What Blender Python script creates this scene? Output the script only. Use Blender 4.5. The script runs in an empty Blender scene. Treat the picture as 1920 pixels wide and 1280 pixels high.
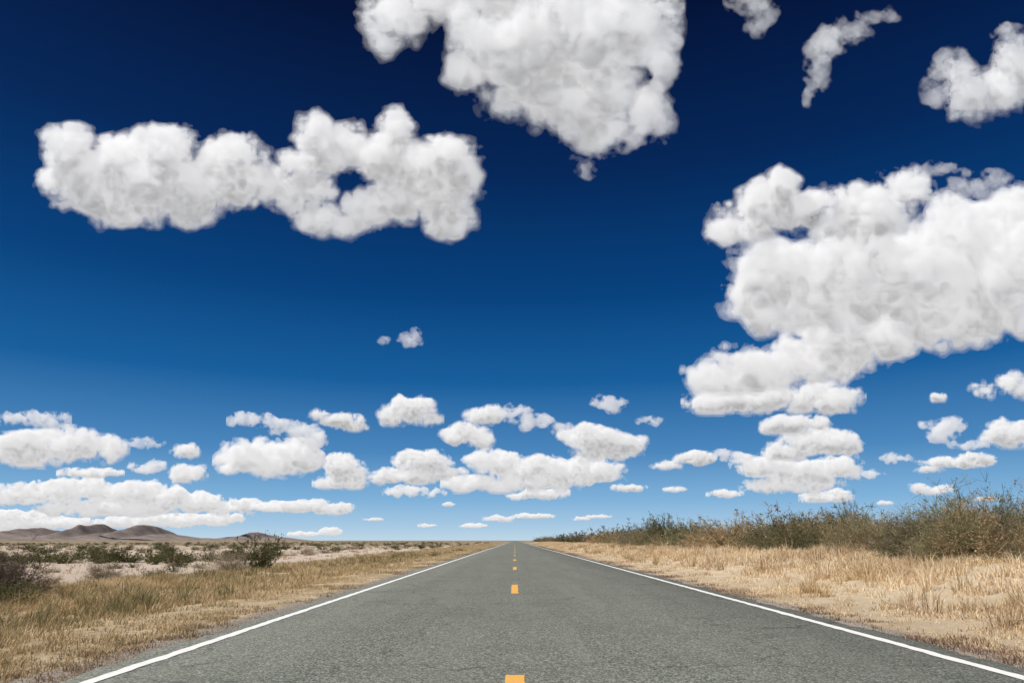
import bpy, math, numpy as np, time
from mathutils import Vector
T0=time.time()
rng=np.random.default_rng(7)
scene=bpy.context.scene
scene.view_settings.view_transform='Standard'
scene.view_settings.look='None'
scene.view_settings.exposure=0

# ------------------------------------------------------------------ camera
TILT=math.radians(16.24); YAW=math.radians(0.22); CH=1.1
cam=bpy.data.cameras.new("camera"); cam.lens=24; cam.sensor_width=36; cam.clip_start=0.1; cam.clip_end=300000
camo=bpy.data.objects.new("camera",cam); scene.collection.objects.link(camo)
camo.location=(0,0,CH); camo.rotation_euler=(math.pi/2+TILT,0,YAW)
scene.camera=camo
cy,sy=math.cos(YAW),math.sin(YAW)
R=np.array([cy,sy,0]); F=np.array([-sy*math.cos(TILT),cy*math.cos(TILT),math.sin(TILT)]); U=np.cross(R,F)

# ------------------------------------------------------------------ node helpers
def mat_new(name):
    m=bpy.data.materials.new(name); m.use_nodes=True; nt=m.node_tree; nt.nodes.clear()
    out=nt.nodes.new('ShaderNodeOutputMaterial'); return m,nt,out
def N(nt,t,**kw):
    n=nt.nodes.new(t)
    for k,v in kw.items(): setattr(n,k,v)
    return n
def noise(nt,vec,scale,detail=6,rough=0.6):
    n=N(nt,'ShaderNodeTexNoise'); n.inputs['Scale'].default_value=scale; n.inputs['Detail'].default_value=detail; n.inputs['Roughness'].default_value=rough
    nt.links.new(vec,n.inputs['Vector']); return n.outputs['Fac']
def maprange(nt,v,a,b,c=0,d=1,smooth=True):
    n=N(nt,'ShaderNodeMapRange'); n.interpolation_type='SMOOTHSTEP' if smooth else 'LINEAR'
    nt.links.new(v,n.inputs[0]); n.inputs[1].default_value=a; n.inputs[2].default_value=b; n.inputs[3].default_value=c; n.inputs[4].default_value=d
    return n.outputs[0]
def math_(nt,op,a,b=None):
    n=N(nt,'ShaderNodeMath',operation=op)
    for i,v in enumerate((a,b)):
        if v is None: continue
        if isinstance(v,(int,float)): n.inputs[i].default_value=v
        else: nt.links.new(v,n.inputs[i])
    return n.outputs[0]
def mix(nt,fac,a,b,blend='MIX'):
    n=N(nt,'ShaderNodeMix',data_type='RGBA',blend_type=blend)
    if isinstance(fac,(int,float)): n.inputs[0].default_value=fac
    else: nt.links.new(fac,n.inputs[0])
    for s,v in ((6,a),(7,b)):
        if isinstance(v,tuple): n.inputs[s].default_value=(*v,1)
        else: nt.links.new(v,n.inputs[s])
    return n.outputs[2]

def make_obj(name,V,faces,mat,smooth=False,col=None,nside=4,parent=None):
    me=bpy.data.meshes.new(name)
    V=np.ascontiguousarray(V,dtype=np.float32); faces=np.ascontiguousarray(faces,dtype=np.int32)
    nf=len(faces)
    me.vertices.add(len(V)); me.vertices.foreach_set("co",V.ravel())
    me.loops.add(nf*nside); me.loops.foreach_set("vertex_index",faces.ravel())
    me.polygons.add(nf); me.polygons.foreach_set("loop_start",np.arange(0,nf*nside,nside,dtype=np.int32))
    me.polygons.foreach_set("loop_total",np.full(nf,nside,dtype=np.int32))
    if smooth: me.polygons.foreach_set("use_smooth",np.ones(nf,dtype=bool))
    me.update(calc_edges=True)
    if col is not None:
        a=me.color_attributes.new("col",'FLOAT_COLOR','POINT')
        c=np.ones((len(V),4),dtype=np.float32); c[:,:3]=col; a.data.foreach_set("color",c.ravel())
    me.materials.append(mat)
    o=bpy.data.objects.new(name,me); scene.collection.objects.link(o)
    if parent: o.parent=parent
    return o

# ------------------------------------------------------------------ light
SE=math.radians(52); S=Vector((-0.74,-0.22,0)).normalized()*math.cos(SE); S.z=math.sin(SE)
sun=bpy.data.lights.new("sun",'SUN'); sun.energy=5.0; sun.angle=math.radians(0.53); sun.color=(1,0.965,0.91)
suno=bpy.data.objects.new("sun",sun); scene.collection.objects.link(suno); suno.rotation_euler=S.to_track_quat('Z','Y').to_euler()
w=bpy.data.worlds.new("World"); scene.world=w; w.use_nodes=True; nt=w.node_tree; nt.nodes.clear()
out=N(nt,'ShaderNodeOutputWorld'); bg=N(nt,'ShaderNodeBackground'); bg.inputs[1].default_value=0.1
sky=N(nt,'ShaderNodeTexSky'); sky.sky_type='NISHITA'; sky.sun_disc=False; sky.sun_elevation=SE; sky.sun_rotation=math.atan2(S.x,S.y); sky.altitude=1400; sky.dust_density=0.3
tc=N(nt,'ShaderNodeTexCoord'); sp=N(nt,'ShaderNodeSeparateXYZ'); nt.links.new(tc.outputs['Generated'],sp.inputs[0])
cr=N(nt,'ShaderNodeValToRGB'); nt.links.new(sp.outputs['Z'],cr.inputs[0])
stops=[(0.0,(.52,.68,.80)),(0.02,(.38,.58,.77)),(0.055,(.21,.44,.70)),(0.12,(.068,.24,.51)),(0.22,(.006,.112,.335)),(0.34,(.0,.052,.205)),(0.5,(.0,.018,.095)),(0.66,(.0,.0045,.036)),(0.85,(.0,.002,.018))]
el=cr.color_ramp.elements
while len(el)<len(stops): el.new(0.5)
for e,(p,c) in zip(el,stops): e.position=p; e.color=(*c,1)
sc=N(nt,'ShaderNodeVectorMath',operation='SCALE'); sc.inputs['Scale'].default_value=10.0; nt.links.new(cr.outputs[0],sc.inputs[0])
mx=mix(nt,0.98,sky.outputs[0],sc.outputs[0])
nt.links.new(mx,bg.inputs[0]); nt.links.new(bg.outputs[0],out.inputs[0])

# ------------------------------------------------------------------ terrain
def ss(a,b,x):
    t=np.clip((x-a)/(b-a),0,1); return t*t*(3-2*t)
def und(x,y):
    return (np.sin(x*.9+1.3*np.sin(y*.31))*.5+np.sin(y*.7+x*.33)*.5+np.sin(x*2.3-y*1.7)*.25+np.sin(y*.13+x*.21+2)*.8)
def H(x,y):
    x=np.asarray(x,float); y=np.asarray(y,float)
    r=ss(5.0,12.0,x)*0.60*(1-ss(300,1500,y))*(1-ss(40,140,x))
    l=-0.34*ss(-4.6,-9.5,x)
    a=ss(4.9,9,np.abs(x))*(1-ss(60,400,np.hypot(x,y)))
    z=r+l+und(x,y)*.055*a-0.02
    z=np.where((x>-3.65)&(x<4.45),-0.10,z)
    return z
def geo(start,end,step,g):
    o=[start]; s=step
    while o[-1]<end: s*=g; o.append(o[-1]+s)
    return np.array(o)
xp=np.concatenate([np.arange(4.5,30,.35),geo(30,90000,.35,1.09)])
xn=-np.concatenate([np.arange(3.7,30,.35),geo(30,90000,.35,1.09)])[::-1]
xs=np.concatenate([xn,[-3.6,-3,0,3,4.4],xp])
ys=np.concatenate([[-60,-30],np.arange(-10,80,.5),geo(80,120000,.5,1.06)])
X,Y=np.meshgrid(xs,ys,indexing='ij'); Z=H(X,Y)
nx,ny=X.shape; idx=np.arange(nx*ny).reshape(nx,ny)
q=np.stack([idx[:-1,:-1],idx[1:,:-1],idx[1:,1:],idx[:-1,1:]],-1).reshape(-1,4)
m,nt,out=mat_new("ground_soil")
g=N(nt,'ShaderNodeNewGeometry'); P=g.outputs['Position']; sp=N(nt,'ShaderNodeSeparateXYZ'); nt.links.new(P,sp.inputs[0])
n1=noise(nt,P,0.9,8,.65); n2=noise(nt,P,11,6,.75); n3=noise(nt,P,0.12,5,.6); n5=noise(nt,P,45,3,.7)
straw=mix(nt,maprange(nt,n1,.35,.65),(.42,.31,.19),(.62,.50,.345))
straw=mix(nt,maprange(nt,n2,.42,.7,0,.85),straw,(.31,.23,.145))
straw=mix(nt,maprange(nt,sp.outputs['X'],2,8,0,.5),straw,(.74,.62,.46))
ax=math_(nt,'ABSOLUTE',math_(nt,'SUBTRACT',sp.outputs['X'],.4))
gr=mix(nt,maprange(nt,n5,.40,.60),(.16,.125,.10),(.56,.49,.42))
straw=mix(nt,maprange(nt,math_(nt,'ADD',ax,math_(nt,'MULTIPLY',n1,.6)),4.95,4.75),straw,gr)
dirt=mix(nt,maprange(nt,n2,.3,.7),(.47,.37,.295),(.66,.555,.47))
xw=math_(nt,'ADD',sp.outputs['X'],math_(nt,'MULTIPLY',math_(nt,'SUBTRACT',n3,0.5),8))
dm=math_(nt,'MULTIPLY',maprange(nt,xw,-12.8,-14.5),maprange(nt,n1,.66,.52,.3,1))
c=mix(nt,dm,straw,dirt)
sv=N(nt,'ShaderNodeMapping'); sv.inputs['Scale'].default_value=(.004,.02,1); nt.links.new(P,sv.inputs[0])
nb=noise(nt,sv.outputs[0],1.0,6,.6)
far=mix(nt,maprange(nt,nb,.38,.62),(.15,.125,.07),(.42,.33,.23))
dist=math_(nt,'ADD',sp.outputs['Y'],math_(nt,'MULTIPLY',math_(nt,'ABSOLUTE',sp.outputs['X']),.6))
c=mix(nt,maprange(nt,dist,90,420),c,far)
c=mix(nt,maprange(nt,dist,2500,14000),c,(.15,.14,.125))
bs=N(nt,'ShaderNodeBsdfDiffuse'); nt.links.new(c,bs.inputs[0])
bp=N(nt,'ShaderNodeBump'); bp.inputs['Strength'].default_value=.9; bp.inputs['Distance'].default_value=.06; nt.links.new(n2,bp.inputs['Height']); nt.links.new(bp.outputs[0],bs.inputs['Normal'])
nt.links.new(bs.outputs[0],out.inputs[0])
make_obj("ground",np.stack([X,Y,Z],-1).reshape(-1,3),q,m,smooth=True)

# ------------------------------------------------------------------ road
RL=-3.74; RR=4.58
rys=np.concatenate([np.arange(-10,60,.12),geo(60,9000,.5,1.05)])
def ragged(seed): 
    r=np.random.default_rng(seed); return .045*np.sin(rys*2.1+seed)+.03*np.sin(rys*5.3+seed)+r.normal(0,.018,len(rys))
rl=RL+ragged(1); rr=RR+ragged(2)
cols=[rl-.10,rl]+[np.full_like(rys,v) for v in (-2,0,2)]+[rr,rr+.10]
zs=[-.09,.0,.012,.02,.012,.0,-.09]
V=np.stack([np.stack([c_,rys,np.full_like(rys,z)],-1) for c_,z in zip(cols,zs)],0)
nc,nr=V.shape[:2]; idx=np.arange(nc*nr).reshape(nc,nr)
q=np.stack([idx[:-1,:-1],idx[1:,:-1],idx[1:,1:],idx[:-1,1:]],-1).reshape(-1,4)
m,nt,out=mat_new("asphalt")
g=N(nt,'ShaderNodeNewGeometry'); P=g.outputs['Position']; sp=N(nt,'ShaderNodeSeparateXYZ'); nt.links.new(P,sp.inputs[0])
vo=N(nt,'ShaderNodeTexVoronoi'); vo.inputs['Scale'].default_value=56; nt.links.new(P,vo.inputs['Vector'])
hs=N(nt,'ShaderNodeSeparateColor'); nt.links.new(vo.outputs['Color'],hs.inputs[0])
c=mix(nt,math_(nt,'POWER',hs.outputs[0],1.8),(.08,.088,.073),(.36,.37,.32))
n1=noise(nt,P,30,5,.8); c=mix(nt,maprange(nt,n1,.47,.64,0,.5),c,(.078,.084,.071))
mp=N(nt,'ShaderNodeMapping'); mp.inputs['Scale'].default_value=(1.6,.10,1); nt.links.new(P,mp.inputs[0])
n2=noise(nt,mp.outputs[0],1,5,.6); c=mix(nt,maprange(nt,n2,.35,.7,0,.36),c,(.24,.245,.21))
n4=noise(nt,P,.6,6,.65); c=mix(nt,maprange(nt,n4,.45,.75,0,.38),c,(.105,.112,.094))
wv=N(nt,'ShaderNodeTexVoronoi'); wv.feature='DISTANCE_TO_EDGE'; wv.inputs['Scale'].default_value=.23
dv=N(nt,'ShaderNodeTexNoise'); dv.inputs['Scale'].default_value=1.3; dv.inputs['Detail'].default_value=5; nt.links.new(P,dv.inputs['Vector'])
av=N(nt,'ShaderNodeVectorMath',operation='MULTIPLY_ADD'); nt.links.new(dv.outputs['Color'],av.inputs[0]); av.inputs[1].default_value=(1.6,1.6,0); nt.links.new(P,av.inputs[2]); nt.links.new(av.outputs[0],wv.inputs['Vector'])
c=mix(nt,maprange(nt,wv.outputs['Distance'],.005,.002,0,.55),c,(.06,.062,.056))
bs=N(nt,'ShaderNodeBsdfPrincipled'); bs.inputs['Roughness'].default_value=.85; bs.inputs['Specular IOR Level'].default_value=.2
nt.links.new(c,bs.inputs['Base Color'])
bp=N(nt,'ShaderNodeBump'); bp.inputs['Strength'].default_value=.7; bp.inputs['Distance'].default_value=.008
nt.links.new(math_(nt,'SUBTRACT',1,vo.outputs['Distance']),bp.inputs['Height']); nt.links.new(bp.outputs[0],bs.inputs['Normal'])
nt.links.new(bs.outputs[0],out.inputs[0])
make_obj("road",V.reshape(-1,3),q,m)
def zr(x): return np.interp(x,[RL,-2,0,2,RR],[0,.012,.02,.012,0])
def paint(name,col):
    m,nt,out=mat_new(name); g=N(nt,'ShaderNodeNewGeometry'); P=g.outputs['Position']
    n1=noise(nt,P,60,4,.8); n2=noise(nt,P,5,5,.6)
    c=mix(nt,maprange(nt,n1,.54,.68,0,.6),tuple(col),(.2,.205,.19))
    c=mix(nt,maprange(nt,n2,.5,.75,0,.2),c,(.3,.29,.26))
    bs=N(nt,'ShaderNodeBsdfPrincipled'); bs.inputs['Roughness'].default_value=.7; nt.links.new(c,bs.inputs['Base Color']); nt.links.new(bs.outputs[0],out.inputs[0]); return m
wp=paint("white_paint",(.86,.85,.83)); yp=paint("yellow_paint",(.80,.42,.08))
def strip(x0,x1,ys_,lift=.005,jit=.007):
    a=np.stack([x0+rng.normal(0,jit,len(ys_)),ys_,zr(np.full(len(ys_),x0))+lift],-1)
    b=np.stack([x1+rng.normal(0,jit,len(ys_)),ys_,zr(np.full(len(ys_),x1))+lift],-1)
    return a,b
def strips(name,segs,mat):
    Vs=[];Q=[];o=0
    for x0,x1,ys_ in segs:
        a,b=strip(x0,x1,ys_); n=len(ys_); Vs+= [a,b]
        i=np.arange(n-1); Q.append(np.stack([o+i,o+n+i,o+n+i+1,o+i+1],-1)); o+=2*n
    return make_obj(name,np.concatenate(Vs),np.concatenate(Q),mat)
lys=np.concatenate([np.arange(-8,60,.15),geo(60,9000,.5,1.05)])
strips("road_edge_line",[(-3.50,-3.375,lys)],wp)
strips("road_edge_line.001",[(4.16,4.29,lys)],wp)
dash=[]
for k in range(0,70):
    e=6.25+12.19*k
    dash.append((-.078,.078,np.linspace(e-3.05,e,14)))
strips("centre_line_dashes",dash,yp)

# ------------------------------------------------------------------ plants
def plant_mat(name,trans=.3):
    m,nt,out=mat_new(name); a=N(nt,'ShaderNodeAttribute'); a.attribute_name="col"
    d=N(nt,'ShaderNodeBsdfDiffuse'); t=N(nt,'ShaderNodeBsdfTranslucent'); x=N(nt,'ShaderNodeMixShader'); x.inputs[0].default_value=trans
    nt.links.new(a.outputs['Color'],d.inputs[0]); nt.links.new(a.outputs['Color'],t.inputs[0]); nt.links.new(d.outputs[0],x.inputs[1]); nt.links.new(t.outputs[0],x.inputs[2]); nt.links.new(x.outputs[0],out.inputs[0]); return m
pm=plant_mat("dry_plant",.25)
def vnoise(x,y,s,seed=0):
    x=x/s+seed*17.3; y=y/s+seed*9.1; xi=np.floor(x).astype(int); yi=np.floor(y).astype(int); fx=x-xi; fy=y-yi
    fx=fx*fx*(3-2*fx); fy=fy*fy*(3-2*fy)
    h=lambda a,b:((np.sin(a*127.1+b*311.7+seed*74.7)*43758.5453)%1.0)
    return (h(xi,yi)*(1-fx)+h(xi+1,yi)*fx)*(1-fy)+(h(xi,yi+1)*(1-fx)+h(xi+1,yi+1)*fx)*fy
def grass(x0,x1,ymin,ymax,n,nb,hfun,colA,colB,colC,pdark=.1,gap=.35,rad=.06,leanr=(.15,1.15)):
    y=np.exp(rng.uniform(math.log(ymin),math.log(ymax),n)); x=rng.uniform(x0,x1,n)
    cl=vnoise(x,y,1.3,1)*.5+vnoise(x,y,.38,2)*.5
    keep=rng.random(n)<np.clip(cl*3.0-gap*2.6,.06,1); x=x[keep];y=y[keep];cl=cl[keep];n=len(x)
    D=np.hypot(x,y)
    hh=hfun(x,y)*(0.3+cl*1.4)*rng.uniform(.7,1.4,n)
    tone=vnoise(x,y,1.9,3)*.6+vnoise(x,y,.5,8)*.4
    k=n*nb; I=np.repeat(np.arange(n),nb)
    r=np.sqrt(rng.random(k))*(rad+.002*D[I]); th=rng.uniform(0,2*math.pi,k)
    bx=x[I]+r*np.cos(th); by=y[I]+r*np.sin(th); bz=H(bx,by)-.01
    L=hh[I]*rng.uniform(.4,1.2,k); lean=rng.uniform(leanr[0],leanr[1],k); la=th+rng.normal(0,.9,k)
    wd=(.0019+.00026*D[I])*rng.uniform(.5,1.5,k); fa=rng.uniform(0,math.pi,k)
    wx=np.cos(fa)*wd; wy=np.sin(fa)*wd
    B=np.stack([bx,by,bz],-1); W=np.stack([wx,wy,0*wx],-1)
    d1=np.stack([np.cos(la)*np.sin(lean*.5),np.sin(la)*np.sin(lean*.5),np.cos(lean*.5)],-1)*(L*.55)[:,None]
    d2=np.stack([np.cos(la)*np.sin(lean*1.5),np.sin(la)*np.sin(lean*1.5),np.cos(lean*1.5)],-1)*(L*.5)[:,None]
    M=B+d1; Tt=M+d2
    V=np.stack([B-W,B+W,M+W*.8,M-W*.8,Tt+W*.12,Tt-W*.12],1).reshape(-1,3)
    o=np.arange(k)[:,None]*6
    Q=np.concatenate([o+np.array([0,1,2,3]),o+np.array([3,2,4,5])])
    t=np.clip(ss(.3,.75,tone)[I]*.9+rng.normal(0,.2,k),0,1)[:,None]
    col=np.array(colA)*(1-t)+np.array(colB)*t
    dkp=pdark*np.clip(vnoise(x,y,2.7,12)*3-.6,0,2.5)
    dk=(rng.random(k)<dkp[I])[:,None]; col=np.where(dk,np.array(colC),col)
    col=np.repeat(col,6,0)
    return V,Q,col
def mk(name,*parts):
    Vs=[];Qs=[];Cs=[];o=0
    for V,Q,c in parts: Vs.append(V);Qs.append(Q+o);Cs.append(c);o+=len(V)
    return make_obj(name,np.concatenate(Vs),np.concatenate(Qs),pm,col=np.concatenate(Cs))
gA=(.88,.73,.52);gB=(.70,.54,.33);gC=(.42,.29,.18)
lA=(.80,.64,.41);lB=(.58,.44,.25);lC=(.30,.25,.13)
mk("dry_grass",grass(4.95,17,3.2,260,68000,10,lambda x,y:.055+.14*ss(5.4,8.5,x),gA,gB,gC,.14,.42),
   grass(6.2,17,4.5,90,2200,46,lambda x,y:.28+0*x,gA,(.62,.46,.26),gC,.25,.5,.10,(.1,.8)),
   grass(4.60,5.35,3.2,160,4800,10,lambda x,y:.055+0*x,(.38,.26,.19),(.56,.42,.29),(.22,.14,.10),.35,.5))
mk("dry_grass.001",grass(-14.4,-4.2,3.2,300,68000,10,lambda x,y:.055+.11*ss(-4.6,-8,x),lA,lB,lC,.2,.42),
   grass(-14.2,-6.2,4.5,90,2300,46,lambda x,y:.25+0*x,(.74,.57,.34),(.50,.40,.21),(.24,.22,.10),.4,.5,.10,(.1,.8)),
   grass(-4.45,-3.8,3.2,160,3600,10,lambda x,y:.05+0*x,(.42,.32,.20),(.58,.44,.28),(.30,.21,.13),.25,.5),
   grass(-70,-14,16,300,5500,12,lambda x,y:.15+0*x,(.66,.52,.34),(.50,.38,.22),(.22,.20,.10),.35,.5,.12))
print("grass",time.time()-T0)

def ribbon(a,b,w):
    d=b-a; s=np.cross(d,rng.normal(size=a.shape)); s/=np.linalg.norm(s,axis=1,keepdims=True)+1e-9; s*=w
    return np.stack([a-s,a+s,b+s*.6,b-s*.6],1)
def shrub_variant(stems,twigs,leaves,lsize,wst,spread,cs,cl,flat=1.0,wander=.22):
    az=rng.uniform(0,2*math.pi,stems); ti=np.arccos(rng.uniform(math.cos(spread),1,stems)); 
    ph=rng.uniform(0,6.28,3); L=rng.uniform(.72,1.0,stems)*(1+.14*np.sin(az*2+ph[0])+.1*np.sin(az*3+ph[1]+ti*3))
    d=np.stack([np.cos(az)*np.sin(ti),np.sin(az)*np.sin(ti),np.cos(ti)*flat],-1)
    p=np.zeros((stems,3))+d*[.12,.12,0]; Q=[];C=[];tips=[]
    for s in range(4):
        dd=d+rng.normal(0,wander,d.shape)
        p2=p+dd*(L/4)[:,None]; Q.append(ribbon(p,p2,wst*(1.2-.22*s))); C.append(np.tile(np.array(cs)*.8,(stems,1)))
        k=twigs; st=np.repeat(p2,k,0); td=np.repeat(dd,k,0)+rng.normal(0,.75,(stems*k,3)); td/=np.linalg.norm(td,axis=1,keepdims=True)
        tl=rng.uniform(.07,.2,stems*k)[:,None]; en=st+td*tl
        Q.append(ribbon(st,en,wst*.55)); C.append(np.tile(np.array(cs),(stems*k,1))*rng.uniform(.7,1.3,(stems*k,1))); tips.append(np.stack([st,en],1))
        p=p2
    tp=np.concatenate(tips); i=rng.integers(0,len(tp),leaves); t=rng.uniform(.2,1.1,leaves)[:,None]
    c=tp[i,0]*(1-t)+tp[i,1]*t+rng.normal(0,.015,(leaves,3))
    u=rng.normal(size=(leaves,3)); u/=np.linalg.norm(u,axis=1,keepdims=True); v=np.cross(u,rng.normal(size=(leaves,3))); v/=np.linalg.norm(v,axis=1,keepdims=True)
    sz=lsize*rng.uniform(.6,1.4,leaves)[:,None]; u*=sz*1.5; v*=sz*.6
    Q.append(np.stack([c-u,c-v,c+u,c+v],1)); C.append(np.array(cl)*rng.uniform(.65,1.35,(leaves,1)))
    Q=np.concatenate(Q); C=np.concatenate(C); Q[...,2]=np.maximum(Q[...,2],-.02)
    return Q,C
def place(variants,xs_,ys_,hs_,ws_,tint):
    Qa=[];Ca=[]
    zz=H(xs_,ys_)
    for x,y,z,h,w_,t in zip(xs_,ys_,zz,hs_,ws_,tint):
        Q,C=variants[rng.integers(len(variants))]; a=rng.uniform(0,6.28); c,s=math.cos(a),math.sin(a)
        q=np.empty_like(Q); q[...,0]=(Q[...,0]*c-Q[...,1]*s)*w_+x; q[...,1]=(Q[...,0]*s+Q[...,1]*c)*w_+y; q[...,2]=Q[...,2]*h+z-.02
        Qa.append(q); Ca.append(C*t)
    return np.concatenate(Qa),np.concatenate(Ca)
def quads_obj(name,Q,C):
    n=len(Q); return make_obj(name,Q.reshape(-1,3),np.arange(n*4).reshape(n,4),pm,col=np.repeat(C,4,0))
TAN=(.40,.325,.235); TANL=(.43,.365,.245); GRN=(.115,.125,.045); BRN=(.16,.12,.10)
near=[shrub_variant(180,6,2800,.012,.0048,1.5,TAN,TANL,wander=.16) for _ in range(5)]
mid=[shrub_variant(80,5,1400,.020,.008,1.5,TAN,TANL,wander=.16) for _ in range(5)]
farv=[shrub_variant(18,3,280,.05,.018,1.45,TAN,(.27,.235,.14)) for _ in range(4)]
greenn=[shrub_variant(60,5,3200,.019,.007,1.05,(.16,.13,.08),GRN) for _ in range(2)]
greenm=[shrub_variant(30,4,800,.032,.012,1.35,(.15,.13,.07),GRN) for _ in range(3)]
bare=[shrub_variant(240,8,2200,.010,.006,1.5,BRN,(.17,.13,.11),wander=.14) for _ in range(2)]
yel=[shrub_variant(90,6,1500,.012,.005,.9,(.60,.45,.22),(.62,.47,.24)) for _ in range(2)]
def belt(n,y0,y1,xa,xb,vs,h0,h1):
    y=np.exp(rng.uniform(math.log(y0),math.log(y1),n)); x=xa+(xb-xa)*rng.random(n)**1.2+vnoise(y,y*0,7,4)*2.4-.9
    hgt=rng.uniform(h0,h1,n)*(.55+.9*vnoise(x,y,3.2,6)); 
    b=rng.random(n)[:,None]; t=rng.uniform(.62,1.2,n)[:,None]*np.where(b<.33,np.array([[.60,.70,.53]]),np.where(b<.6,np.array([[.82,.80,.83]]),np.array([[1.10,1.01,.84]])))
    return place(vs,x,y,hgt,hgt*rng.uniform(.85,1.3,n),t)
A=[belt(115,10,34,11.6,17.5,near,.9,1.45),belt(190,32,110,11.7,21,mid,.9,1.8),belt(290,100,520,12,36,farv,1.0,2.3),belt(20,60,220,12.5,24,greenm,1.2,2.3)]
quads_obj("desert_scrub",np.concatenate([a[0] for a in A]),np.concatenate([a[1] for a in A]))
def scat(n,x0,x1,y0,y1,vs,h0,h1,xmax=-15):
    y=np.exp(rng.uniform(math.log(y0),math.log(y1),n)); x=rng.uniform(x0,x1,n)*(y/y1)**.35
    x=np.minimum(x,xmax-rng.random(n)*3); h=rng.uniform(h0,h1,n); return place(vs,x,y,h,h*rng.uniform(.9,1.6,n),rng.uniform(.7,1.25,n)[:,None])
A=[scat(60,-85,-18,46,110,mid,.35,.75,-20),scat(100,-90,-20,52,130,greenm,.45,.95,-22),scat(46,-48,-19,44,60,greenm,.5,.95,-19),scat(34,-45,-15,24,44,mid,.2,.45,-15),scat(16,-40,-15,26,44,greenm,.25,.45,-15),scat(360,-300,-15,110,520,farv,.4,.9),scat(300,-300,-15,110,520,greenm,.5,1.05)]
quads_obj("desert_scrub.001",np.concatenate([a[0] for a in A]),np.concatenate([a[1] for a in A]))
def one(name,vs,x,y,h,wd,t=1.0):
    Q,C=place(vs,np.array([x]),np.array([y]),[h],[wd],np.array([[t]])); quads_obj(name,Q,C)
one("creosote_bush",greenn,-12.9,36.5,1.75,1.35)
one("creosote_bush.001",greenn,12.8,62,2.7,1.7,.95)
one("creosote_bush.002",greenn,13.6,58,2.1,1.5,.9)
one("creosote_bush.003",greenn,17.5,44,2.2,1.6,1)
one("creosote_bush.004",greenn,-10.7,15.2,.6,.8,1.2)
one("creosote_bush.005",greenn,-13.6,27,.45,.5,.9)
one("creosote_bush.006",greenn,14.5,80,2.7,2.4,.8)
one("creosote_bush.007",greenn,-9.8,13.0,.3,.5,1.5)
one("dry_bush",near,-14.3,36,1.15,1.15)
one("dry_bush.001",near,-15.6,27,.75,.6,.8)
one("dry_bush.002",yel,12.6,19.6,1.75,.9,1)
one("mesquite_bush",bare,-13.3,18.8,1.15,1.15,1)
one("mesquite_bush.001",bare,19.0,40,2.5,1.1,.8)
one("mesquite_bush.002",bare,-15,20,1.1,1.1,.9)
print("plants",time.time()-T0)

# ------------------------------------------------------------------ hills
hx=np.linspace(-13500,-1500,420); hy=np.linspace(10500,16000,120); HX,HY=np.meshgrid(hx,hy,indexing='ij')
def nf(X_,Y_,s,o,seed):
    v=0;a=1;tt=0
    for i in range(o): v=v+a*np.abs(vnoise(X_,Y_,s/2**i,seed+i)-.5)*2; tt+=a; a*=.55
    return v/tt
D0=13000; pxm=D0*.96/1280
prof=0*HX
for px,hp,wd in [(62,21,36),(20,10,60),(110,9,40),(172,25,24),(205,13,24),(268,23,28),(310,10,50),(480,14,22),(455,8,45),(520,6,40),(380,5,60),(225,9,50),(-60,16,60)]:
    prof=np.maximum(prof,hp*np.exp(-np.abs(((HX/pxm+965)-px)/wd)**1.5))
ridge=np.exp(-((HY-D0)/1300)**2); n_=nf(HX,HY,1400,6,5)
HZ=prof*9.4*ridge*(1.2-.65*n_)*1.28-12
nx,ny=HX.shape; idx=np.arange(nx*ny).reshape(nx,ny); q=np.stack([idx[:-1,:-1],idx[1:,:-1],idx[1:,1:],idx[:-1,1:]],-1).reshape(-1,4)
m,nt,out=mat_new("hill_rock"); g=N(nt,'ShaderNodeNewGeometry'); c=mix(nt,maprange(nt,noise(nt,g.outputs['Position'],.004,7,.65),.35,.65),(.18,.15,.14),(.30,.25,.225))  # distance haze is put into the rock colours
bs=N(nt,'ShaderNodeBsdfDiffuse'); nt.links.new(c,bs.inputs[0]); nt.links.new(bs.outputs[0],out.inputs[0])
make_obj("hills",np.stack([HX,HY,HZ],-1).reshape(-1,3),q,m)

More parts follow.
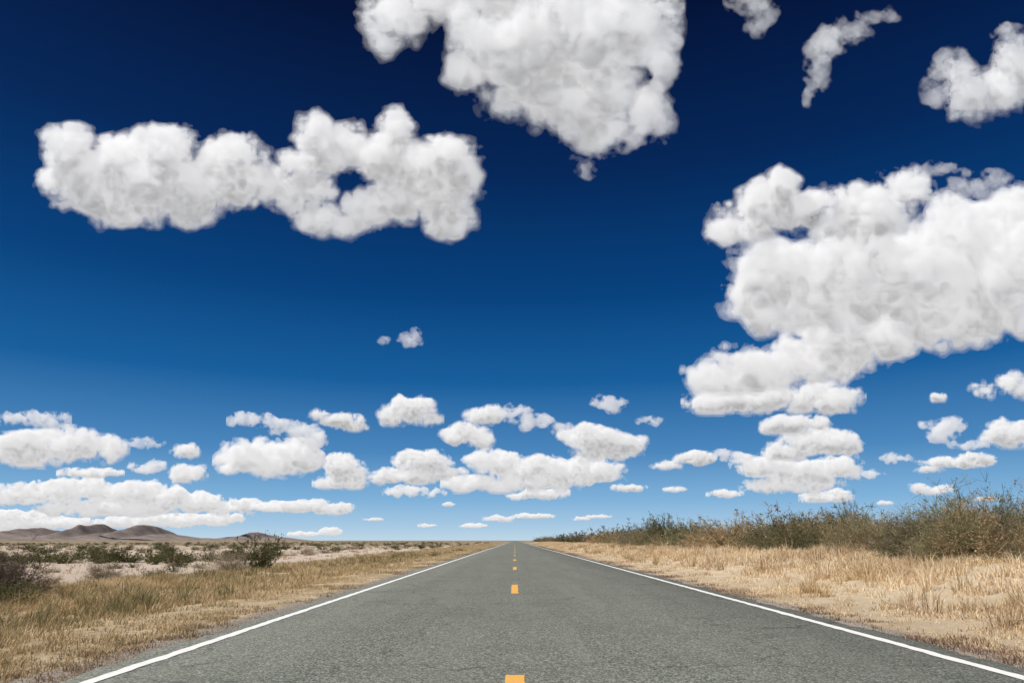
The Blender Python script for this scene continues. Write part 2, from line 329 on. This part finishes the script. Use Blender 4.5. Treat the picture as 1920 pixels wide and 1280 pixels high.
# ------------------------------------------------------------------ clouds
def cat_mat(n,step,off):
    t=np.arange(n)*step+off; i=np.floor(t).astype(int); f=t-i; L=i.max()+4
    M=np.zeros((n,L),np.float32); r=np.arange(n)
    for k,wk in enumerate((-.5*f+f*f-.5*f**3, 1-2.5*f*f+1.5*f**3, .5*f+2*f*f-1.5*f**3, -.5*f*f+.5*f**3)): M[r,i+k]+=wk
    return M
def n3d(shape,cell,wl,rg):
    Ms=[cat_mat(n,cell/wl,rg.random()) for n in shape]
    L=rg.uniform(-1,1,(Ms[0].shape[1],Ms[1].shape[1],Ms[2].shape[1])).astype(np.float32)
    a=np.tensordot(Ms[0],L,(1,0)); a=np.einsum('bl,alc->abc',Ms[1],a,optimize=True); a=np.tensordot(a,Ms[2],(2,1)); return a
def nets(f,iso):
    g=f-iso; s=g>0; cnt=np.zeros(tuple(d-1 for d in g.shape),np.int8)
    sl=(slice(None,-1),slice(1,None))
    for a in (0,1):
        for b in (0,1):
            for c in (0,1): cnt+=s[sl[a],sl[b],sl[c]]
    act=(cnt>0)&(cnt<8); ii,jj,kk=np.nonzero(act); idx=np.full(act.shape,-1,np.int32); idx[act]=np.arange(len(ii))
    acc=np.zeros((len(ii),3),np.float32); nn=np.zeros(len(ii),np.float32)
    cs=[(a,b,c) for a in (0,1) for b in (0,1) for c in (0,1)]
    for A in cs:
        for ax in range(3):
            if A[ax]==0:
                B=list(A); B[ax]=1
                ga=g[ii+A[0],jj+A[1],kk+A[2]]; gb=g[ii+B[0],jj+B[1],kk+B[2]]; mk=(ga>0)!=(gb>0)
                t=np.where(mk,ga/np.where(mk,ga-gb,1),0)
                p=np.array(A,np.float32)[None]+np.zeros((len(ii),1),np.float32); p[:,ax]=t
                acc+=p*mk[:,None]; nn+=mk
    V=np.stack([ii,jj,kk],-1)+acc/np.maximum(nn,1)[:,None]
    F_=[]
    for ax in range(3):
        u,v=(ax+1)%3,(ax+2)%3
        s0=np.take(s,range(s.shape[ax]-1),ax); s1=np.take(s,range(1,s.shape[ax]),ax)
        e=np.array(np.nonzero(s0!=s1)).T
        ok=(e[:,u]>=1)&(e[:,v]>=1)&(e[:,u]<s.shape[u]-1)&(e[:,v]<s.shape[v]-1); e=e[ok]
        ins=s[e[:,0],e[:,1],e[:,2]]
        qs=[]
        for du,dv in ((-1,-1),(0,-1),(0,0),(-1,0)):
            c=e.copy(); c[:,u]+=du; c[:,v]+=dv; qs.append(idx[c[:,0],c[:,1],c[:,2]])
        Q=np.stack(qs,-1); Q[~ins]=Q[~ins][:,::-1]; F_.append(Q)
    return V,np.concatenate(F_)
BASE=1000.0
G=[]; WISP=set()
def wisp(l): WISP.add(len(G)); G.append(l)
G.append([(130,285,46,44),(115,330,38,38),(170,340,66,54),(240,310,62,56),(312,278,52,46),(300,345,80,58),(250,395,55,32),(360,350,62,50),(442,288,48,43),(430,330,62,46),(360,395,46,26),(500,350,40,24),(548,368,32,20),
 (590,252,26,28),(568,305,34,22),(612,285,42,34),(655,268,36,32),(742,248,32,38),(710,290,54,46),(765,310,54,52),(832,290,32,28),(862,330,32,44),(820,360,54,46),(845,408,38,30),(745,370,50,44),(600,400,36,28),(640,420,34,16),(694,392,42,30),(562,352,30,26),(600,348,26,24)])
G.append([(735,32,40,40),(830,0,64,34),(900,60,58,52),(895,130,40,38),(980,80,90,82),(1070,60,100,82),(1160,50,80,70),(1205,15,46,46),(960,190,40,34),(1050,165,80,62),(1135,150,60,50),(1065,225,44,22),(1130,235,46,20),(1000,-20,200,60)])
wisp([(1410,5,38,20),(1425,35,24,24)])
wisp([(1550,80,38,32),(1530,130,20,42),(1515,175,14,26)]); wisp([(1600,60,34,20),(1645,28,34,14)])
wisp([(1100,310,20,14),(1150,255,80,30),(1215,200,46,54),(1240,110,34,46)])
wisp([(1820,352,40,18),(1770,318,40,9),(1870,335,30,14)])
wisp([(1000,790,44,12),(1050,800,28,9),(965,768,24,12)])
wisp([(60,785,60,12),(95,795,30,10)]); wisp([(270,830,34,8)])
G.append([(1825,175,42,40),(1875,160,48,38),(1905,105,30,24),(1805,130,24,18),(1940,140,40,50)])
wisp([(1785,130,34,28),(1900,75,34,24),(1760,175,20,16)])
G.append([(1358,422,36,30),(1420,390,46,40),(1465,355,32,32),(1512,395,46,34),(1400,435,40,22)])
G.append([(1640,390,68,48),(1705,348,42,36),(1600,420,50,35),(1545,430,30,20)])
G.append([(1455,500,60,36),(1425,565,56,38),(1540,510,76,60),(1625,480,95,68),(1720,500,105,78),(1820,440,75,56),(1880,500,85,85),(1905,400,48,38),(1500,582,80,24),(1780,590,82,50),(1840,612,56,34),(1600,560,66,28),(1960,520,100,110)])
G.append([(1560,622,62,30),(1640,630,52,36),(1520,670,74,36),(1420,690,74,34),(1345,712,50,24),(1600,662,52,36),(1675,640,32,20)])
G.append([(1390,748,76,24),(1330,755,38,18),(1450,735,38,18)])
G.append([(1550,745,60,25),(1505,760,32,14)])
G.append([(1480,796,44,17),(1450,800,20,13),(1530,790,24,12)])
G.append([(1540,828,64,24),(1480,846,48,15),(1590,838,26,13)])
G.append([(1430,872,50,17),(1500,884,66,20),(1570,875,40,18),(1470,912,48,9),(1540,905,30,9)])
G.append([(1892,716,30,18),(1842,730,20,14),(1925,725,25,18)])
wisp([(1770,797,36,15),(1762,820,30,12)])
G.append([(1890,820,45,17),(1900,800,40,12)])
wisp([(1680,858,26,8),(1632,890,22,7)]); wisp([(1815,834,32,8)]); wisp([(1220,788,24,8)])
for p in [(1760,745,15,8),(1180,915,28,6),(1265,917,18,5),(1852,935,18,4),(1745,917,34,9),(910,777,32,16),
          (348,846,25,12),(352,887,28,15),(170,886,55,8),(1360,925,28,7),(1660,942,14,4),(700,973,15,3),(840,945,12,4),(888,985,20,4),(935,972,24,5),(1000,967,35,4),(800,985,15,3),(1120,968,22,3),(1090,972,14,3),(620,996,16,6),(570,1001,24,4)]:
    G.append([p])
wisp([(768,637,22,11),(782,628,9,9)]); wisp([(720,638,9,7)])
G.append([(1800,866,62,9),(1740,880,20,5),(1830,858,30,8)])
G.append([(1550,932,44,8),(1570,922,20,7)])
G.append([(1302,858,34,11),(1250,872,24,7)]); wisp([(1365,852,30,8)])
wisp([(1142,758,28,11),(1115,750,14,9)])
G.append([(768,768,44,22),(742,780,26,14),(798,784,24,12)])
G.append([(640,788,38,14),(600,778,20,8),(665,799,20,9)])
G.append([(870,812,38,18),(902,830,22,11)])
G.append([(1110,822,48,23),(1172,832,36,16),(1068,818,18,10),(1135,848,50,13)])
G.append([(930,865,46,18),(1000,880,86,21),(1080,880,64,19),(895,908,56,11),(980,904,80,14),(1140,885,28,12)])
G.append([(790,862,46,17),(760,890,54,13),(832,886,38,11),(722,896,26,11)])
G.append([(1020,926,42,9),(975,930,20,6)]); wisp([(760,920,38,9),(735,922,20,8),(810,925,20,6)])
G.append([(640,872,32,20),(640,903,44,11),(672,888,17,12)])
G.append([(500,858,76,30),(450,852,33,25),(560,850,36,28)])
wisp([(470,786,34,8),(510,794,44,10),(555,806,44,12),(590,826,24,18)])
wisp([(275,876,34,9),(300,868,15,7)])
G.append([(60,842,76,26),(120,832,54,22),(180,842,50,17),(20,850,40,20),(0,840,50,22)])
G.append([(100,922,86,16),(150,912,54,15),(250,925,56,22),(300,935,56,18),(365,940,54,16),(210,952,98,12),(40,925,48,12),(440,948,44,10),(-20,930,50,12)])
G.append([(540,950,60,8),(628,953,36,10),(590,945,30,7)])
G.append([(330,974,88,9),(410,970,42,8),(250,978,60,8),(30,968,60,9),(90,980,80,8),(-10,985,60,8)])
ISO=(-.34,-.10,.15)
NL=5
allV=[[] for _ in range(NL)];allF=[[] for _ in range(NL)];off=[0]*NL
for gi,pf in enumerate(G):
    rg=np.random.default_rng(100+gi); wi=gi in WISP
    a=np.array(pf,float); mn=np.minimum(a[:,2],a[:,3]); s=float(np.median(mn))
    cell=2.2 if s>24 else (1.4 if s>11 else .9)
    pad=.6*s+6
    x0,x1=(a[:,0]-a[:,2]).min()-pad,(a[:,0]+a[:,2]).max()+pad
    y0,y1=(a[:,1]-a[:,3]).min()-pad,(a[:,1]+a[:,3]).max()+pad
    rz=np.maximum(mn*1.15,.25*a[:,2]); zj=rg.uniform(-.35,.35,len(a))*s; zh=(rz+np.abs(zj)).max()+pad
    sh=(int((x1-x0)/cell),int((y1-y0)/cell),int(2*zh/cell))
    gx=(x0+np.arange(sh[0])*cell).astype(np.float32)[:,None,None]; gy=(y1-np.arange(sh[1])*cell).astype(np.float32)[None,:,None]; gz=(-zh+np.arange(sh[2])*cell).astype(np.float32)[None,None,:]
    wa=.6 if wi else .42
    wx=n3d(sh,cell,1.3*s+4,rg)*wa*s+n3d(sh,cell,.45*s+3,rg)*.2*s; wy=n3d(sh,cell,1.3*s+4,rg)*wa*s+n3d(sh,cell,.45*s+3,rg)*.2*s
    f=np.full(sh,-s,np.float32)
    for (px,py,rx,ry),rzi,zz in zip(pf,rz,zj):
        i0=max(0,int((px-rx*1.6-.6*s-x0)/cell)); i1=min(sh[0],int((px+rx*1.6+.6*s-x0)/cell)+1)
        j0=max(0,int((y1-(py+ry*1.6+.6*s))/cell)); j1=min(sh[1],int((y1-(py-ry*1.6-.6*s))/cell)+1)
        sl=(slice(i0,i1),slice(j0,j1),slice(None))
        d=np.sqrt(((gx[i0:i1]+wx[sl]-px)/rx)**2+((gy[:,j0:j1]+wy[sl]-py)/ry)**2+((gz-zz)/rzi)**2)
        d=(1-d)*min(rx,ry); np.maximum(f[sl],d,out=f[sl])
    del wx,wy
    # turbulence fades out away from the cloud body so no loose specks are left
    fall=np.clip((f+.66*s)/(.5*s),0,1)
    wl=(1.0 if wi else 1.25)*s+3; amp=(.74 if wi else .55)*s; k=0; f0=None
    while wl>(2.4 if wi else 2.2)*cell and k<6:
        nn=n3d(sh,cell,wl,rg)
        if k>=1 and not wi: nn=np.abs(nn)*2.0-.62
        nn*=fall; f+=amp*nn*(1.0 if k else .8); wl*=.5; amp*=(.66 if wi else .60); k+=1
        if k==2: f0=f.copy()
    if f0 is None: f0=f.copy()
    ybase=float((a[:,1]+a[:,3]).max())
    if ybase>650 and not wi:
        fb=(ybase-1-gy)*.9+0*f[:1,:,:1]; np.minimum(f,fb+ .12*s,out=f); np.minimum(f0,fb+.12*s,out=f0)
    for h in (f,f0): h[0]=h[-1]=-99; h[:,0]=h[:,-1]=-99; h[:,:,0]=h[:,:,-1]=-99
    cx,cyy=(x0+x1)/2,(y0+y1)/2
    vb=R*((cx-960)/1280)+U*((640-ybase)/1280)+F
    t=min(BASE/max(vb[2],.008),75000)
    jobs=[(0,f,ISO[0]+(.14 if wi else 0)),(1,f,ISO[1]+(.14 if wi else 0))]
    if not wi:
        jobs.append((2,f,ISO[2]))
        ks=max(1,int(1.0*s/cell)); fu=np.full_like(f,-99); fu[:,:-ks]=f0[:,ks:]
        # absorbing cores added to shade the undersides, below the thick parts
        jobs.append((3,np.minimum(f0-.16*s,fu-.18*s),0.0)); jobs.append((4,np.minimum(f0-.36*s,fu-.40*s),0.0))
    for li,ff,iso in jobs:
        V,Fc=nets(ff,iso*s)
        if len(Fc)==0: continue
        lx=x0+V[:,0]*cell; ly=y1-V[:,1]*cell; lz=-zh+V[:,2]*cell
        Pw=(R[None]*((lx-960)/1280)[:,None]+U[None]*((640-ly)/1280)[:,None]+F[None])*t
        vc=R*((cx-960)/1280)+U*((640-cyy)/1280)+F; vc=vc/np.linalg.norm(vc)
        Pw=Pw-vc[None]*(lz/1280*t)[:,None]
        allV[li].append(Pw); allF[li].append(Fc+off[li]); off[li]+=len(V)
par=bpy.data.objects.new("clouds",None); scene.collection.objects.link(par)
def vol(name,sig,em):
    m,nt,out=mat_new(name)
    if em>0:
        s=N(nt,'ShaderNodeVolumeScatter'); s.inputs['Density'].default_value=sig; s.inputs['Anisotropy'].default_value=0; s.inputs['Color'].default_value=(1,1,1,1)
        e=N(nt,'ShaderNodeEmission'); e.inputs[0].default_value=(1,.985,.985,1); e.inputs[1].default_value=sig*em  # added glow, stands in for light scattered many times inside the cloud
        a=N(nt,'ShaderNodeAddShader'); nt.links.new(s.outputs[0],a.inputs[0]); nt.links.new(e.outputs[0],a.inputs[1]); nt.links.new(a.outputs[0],out.inputs['Volume'])
    else:
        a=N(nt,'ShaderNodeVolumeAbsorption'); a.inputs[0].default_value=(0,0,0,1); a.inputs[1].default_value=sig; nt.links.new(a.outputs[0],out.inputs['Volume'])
    return m
for li,(nm,sig,em) in enumerate((("haze_vapour",.0035,.40),("thin_vapour",.008,.40),("dense_vapour",.024,.39),("underside_shade",.009,0),("underside_shade_inner",.016,0))):
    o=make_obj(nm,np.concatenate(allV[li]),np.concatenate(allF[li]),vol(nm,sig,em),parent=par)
    print(nm,len(o.data.polygons))
print("done",time.time()-T0)
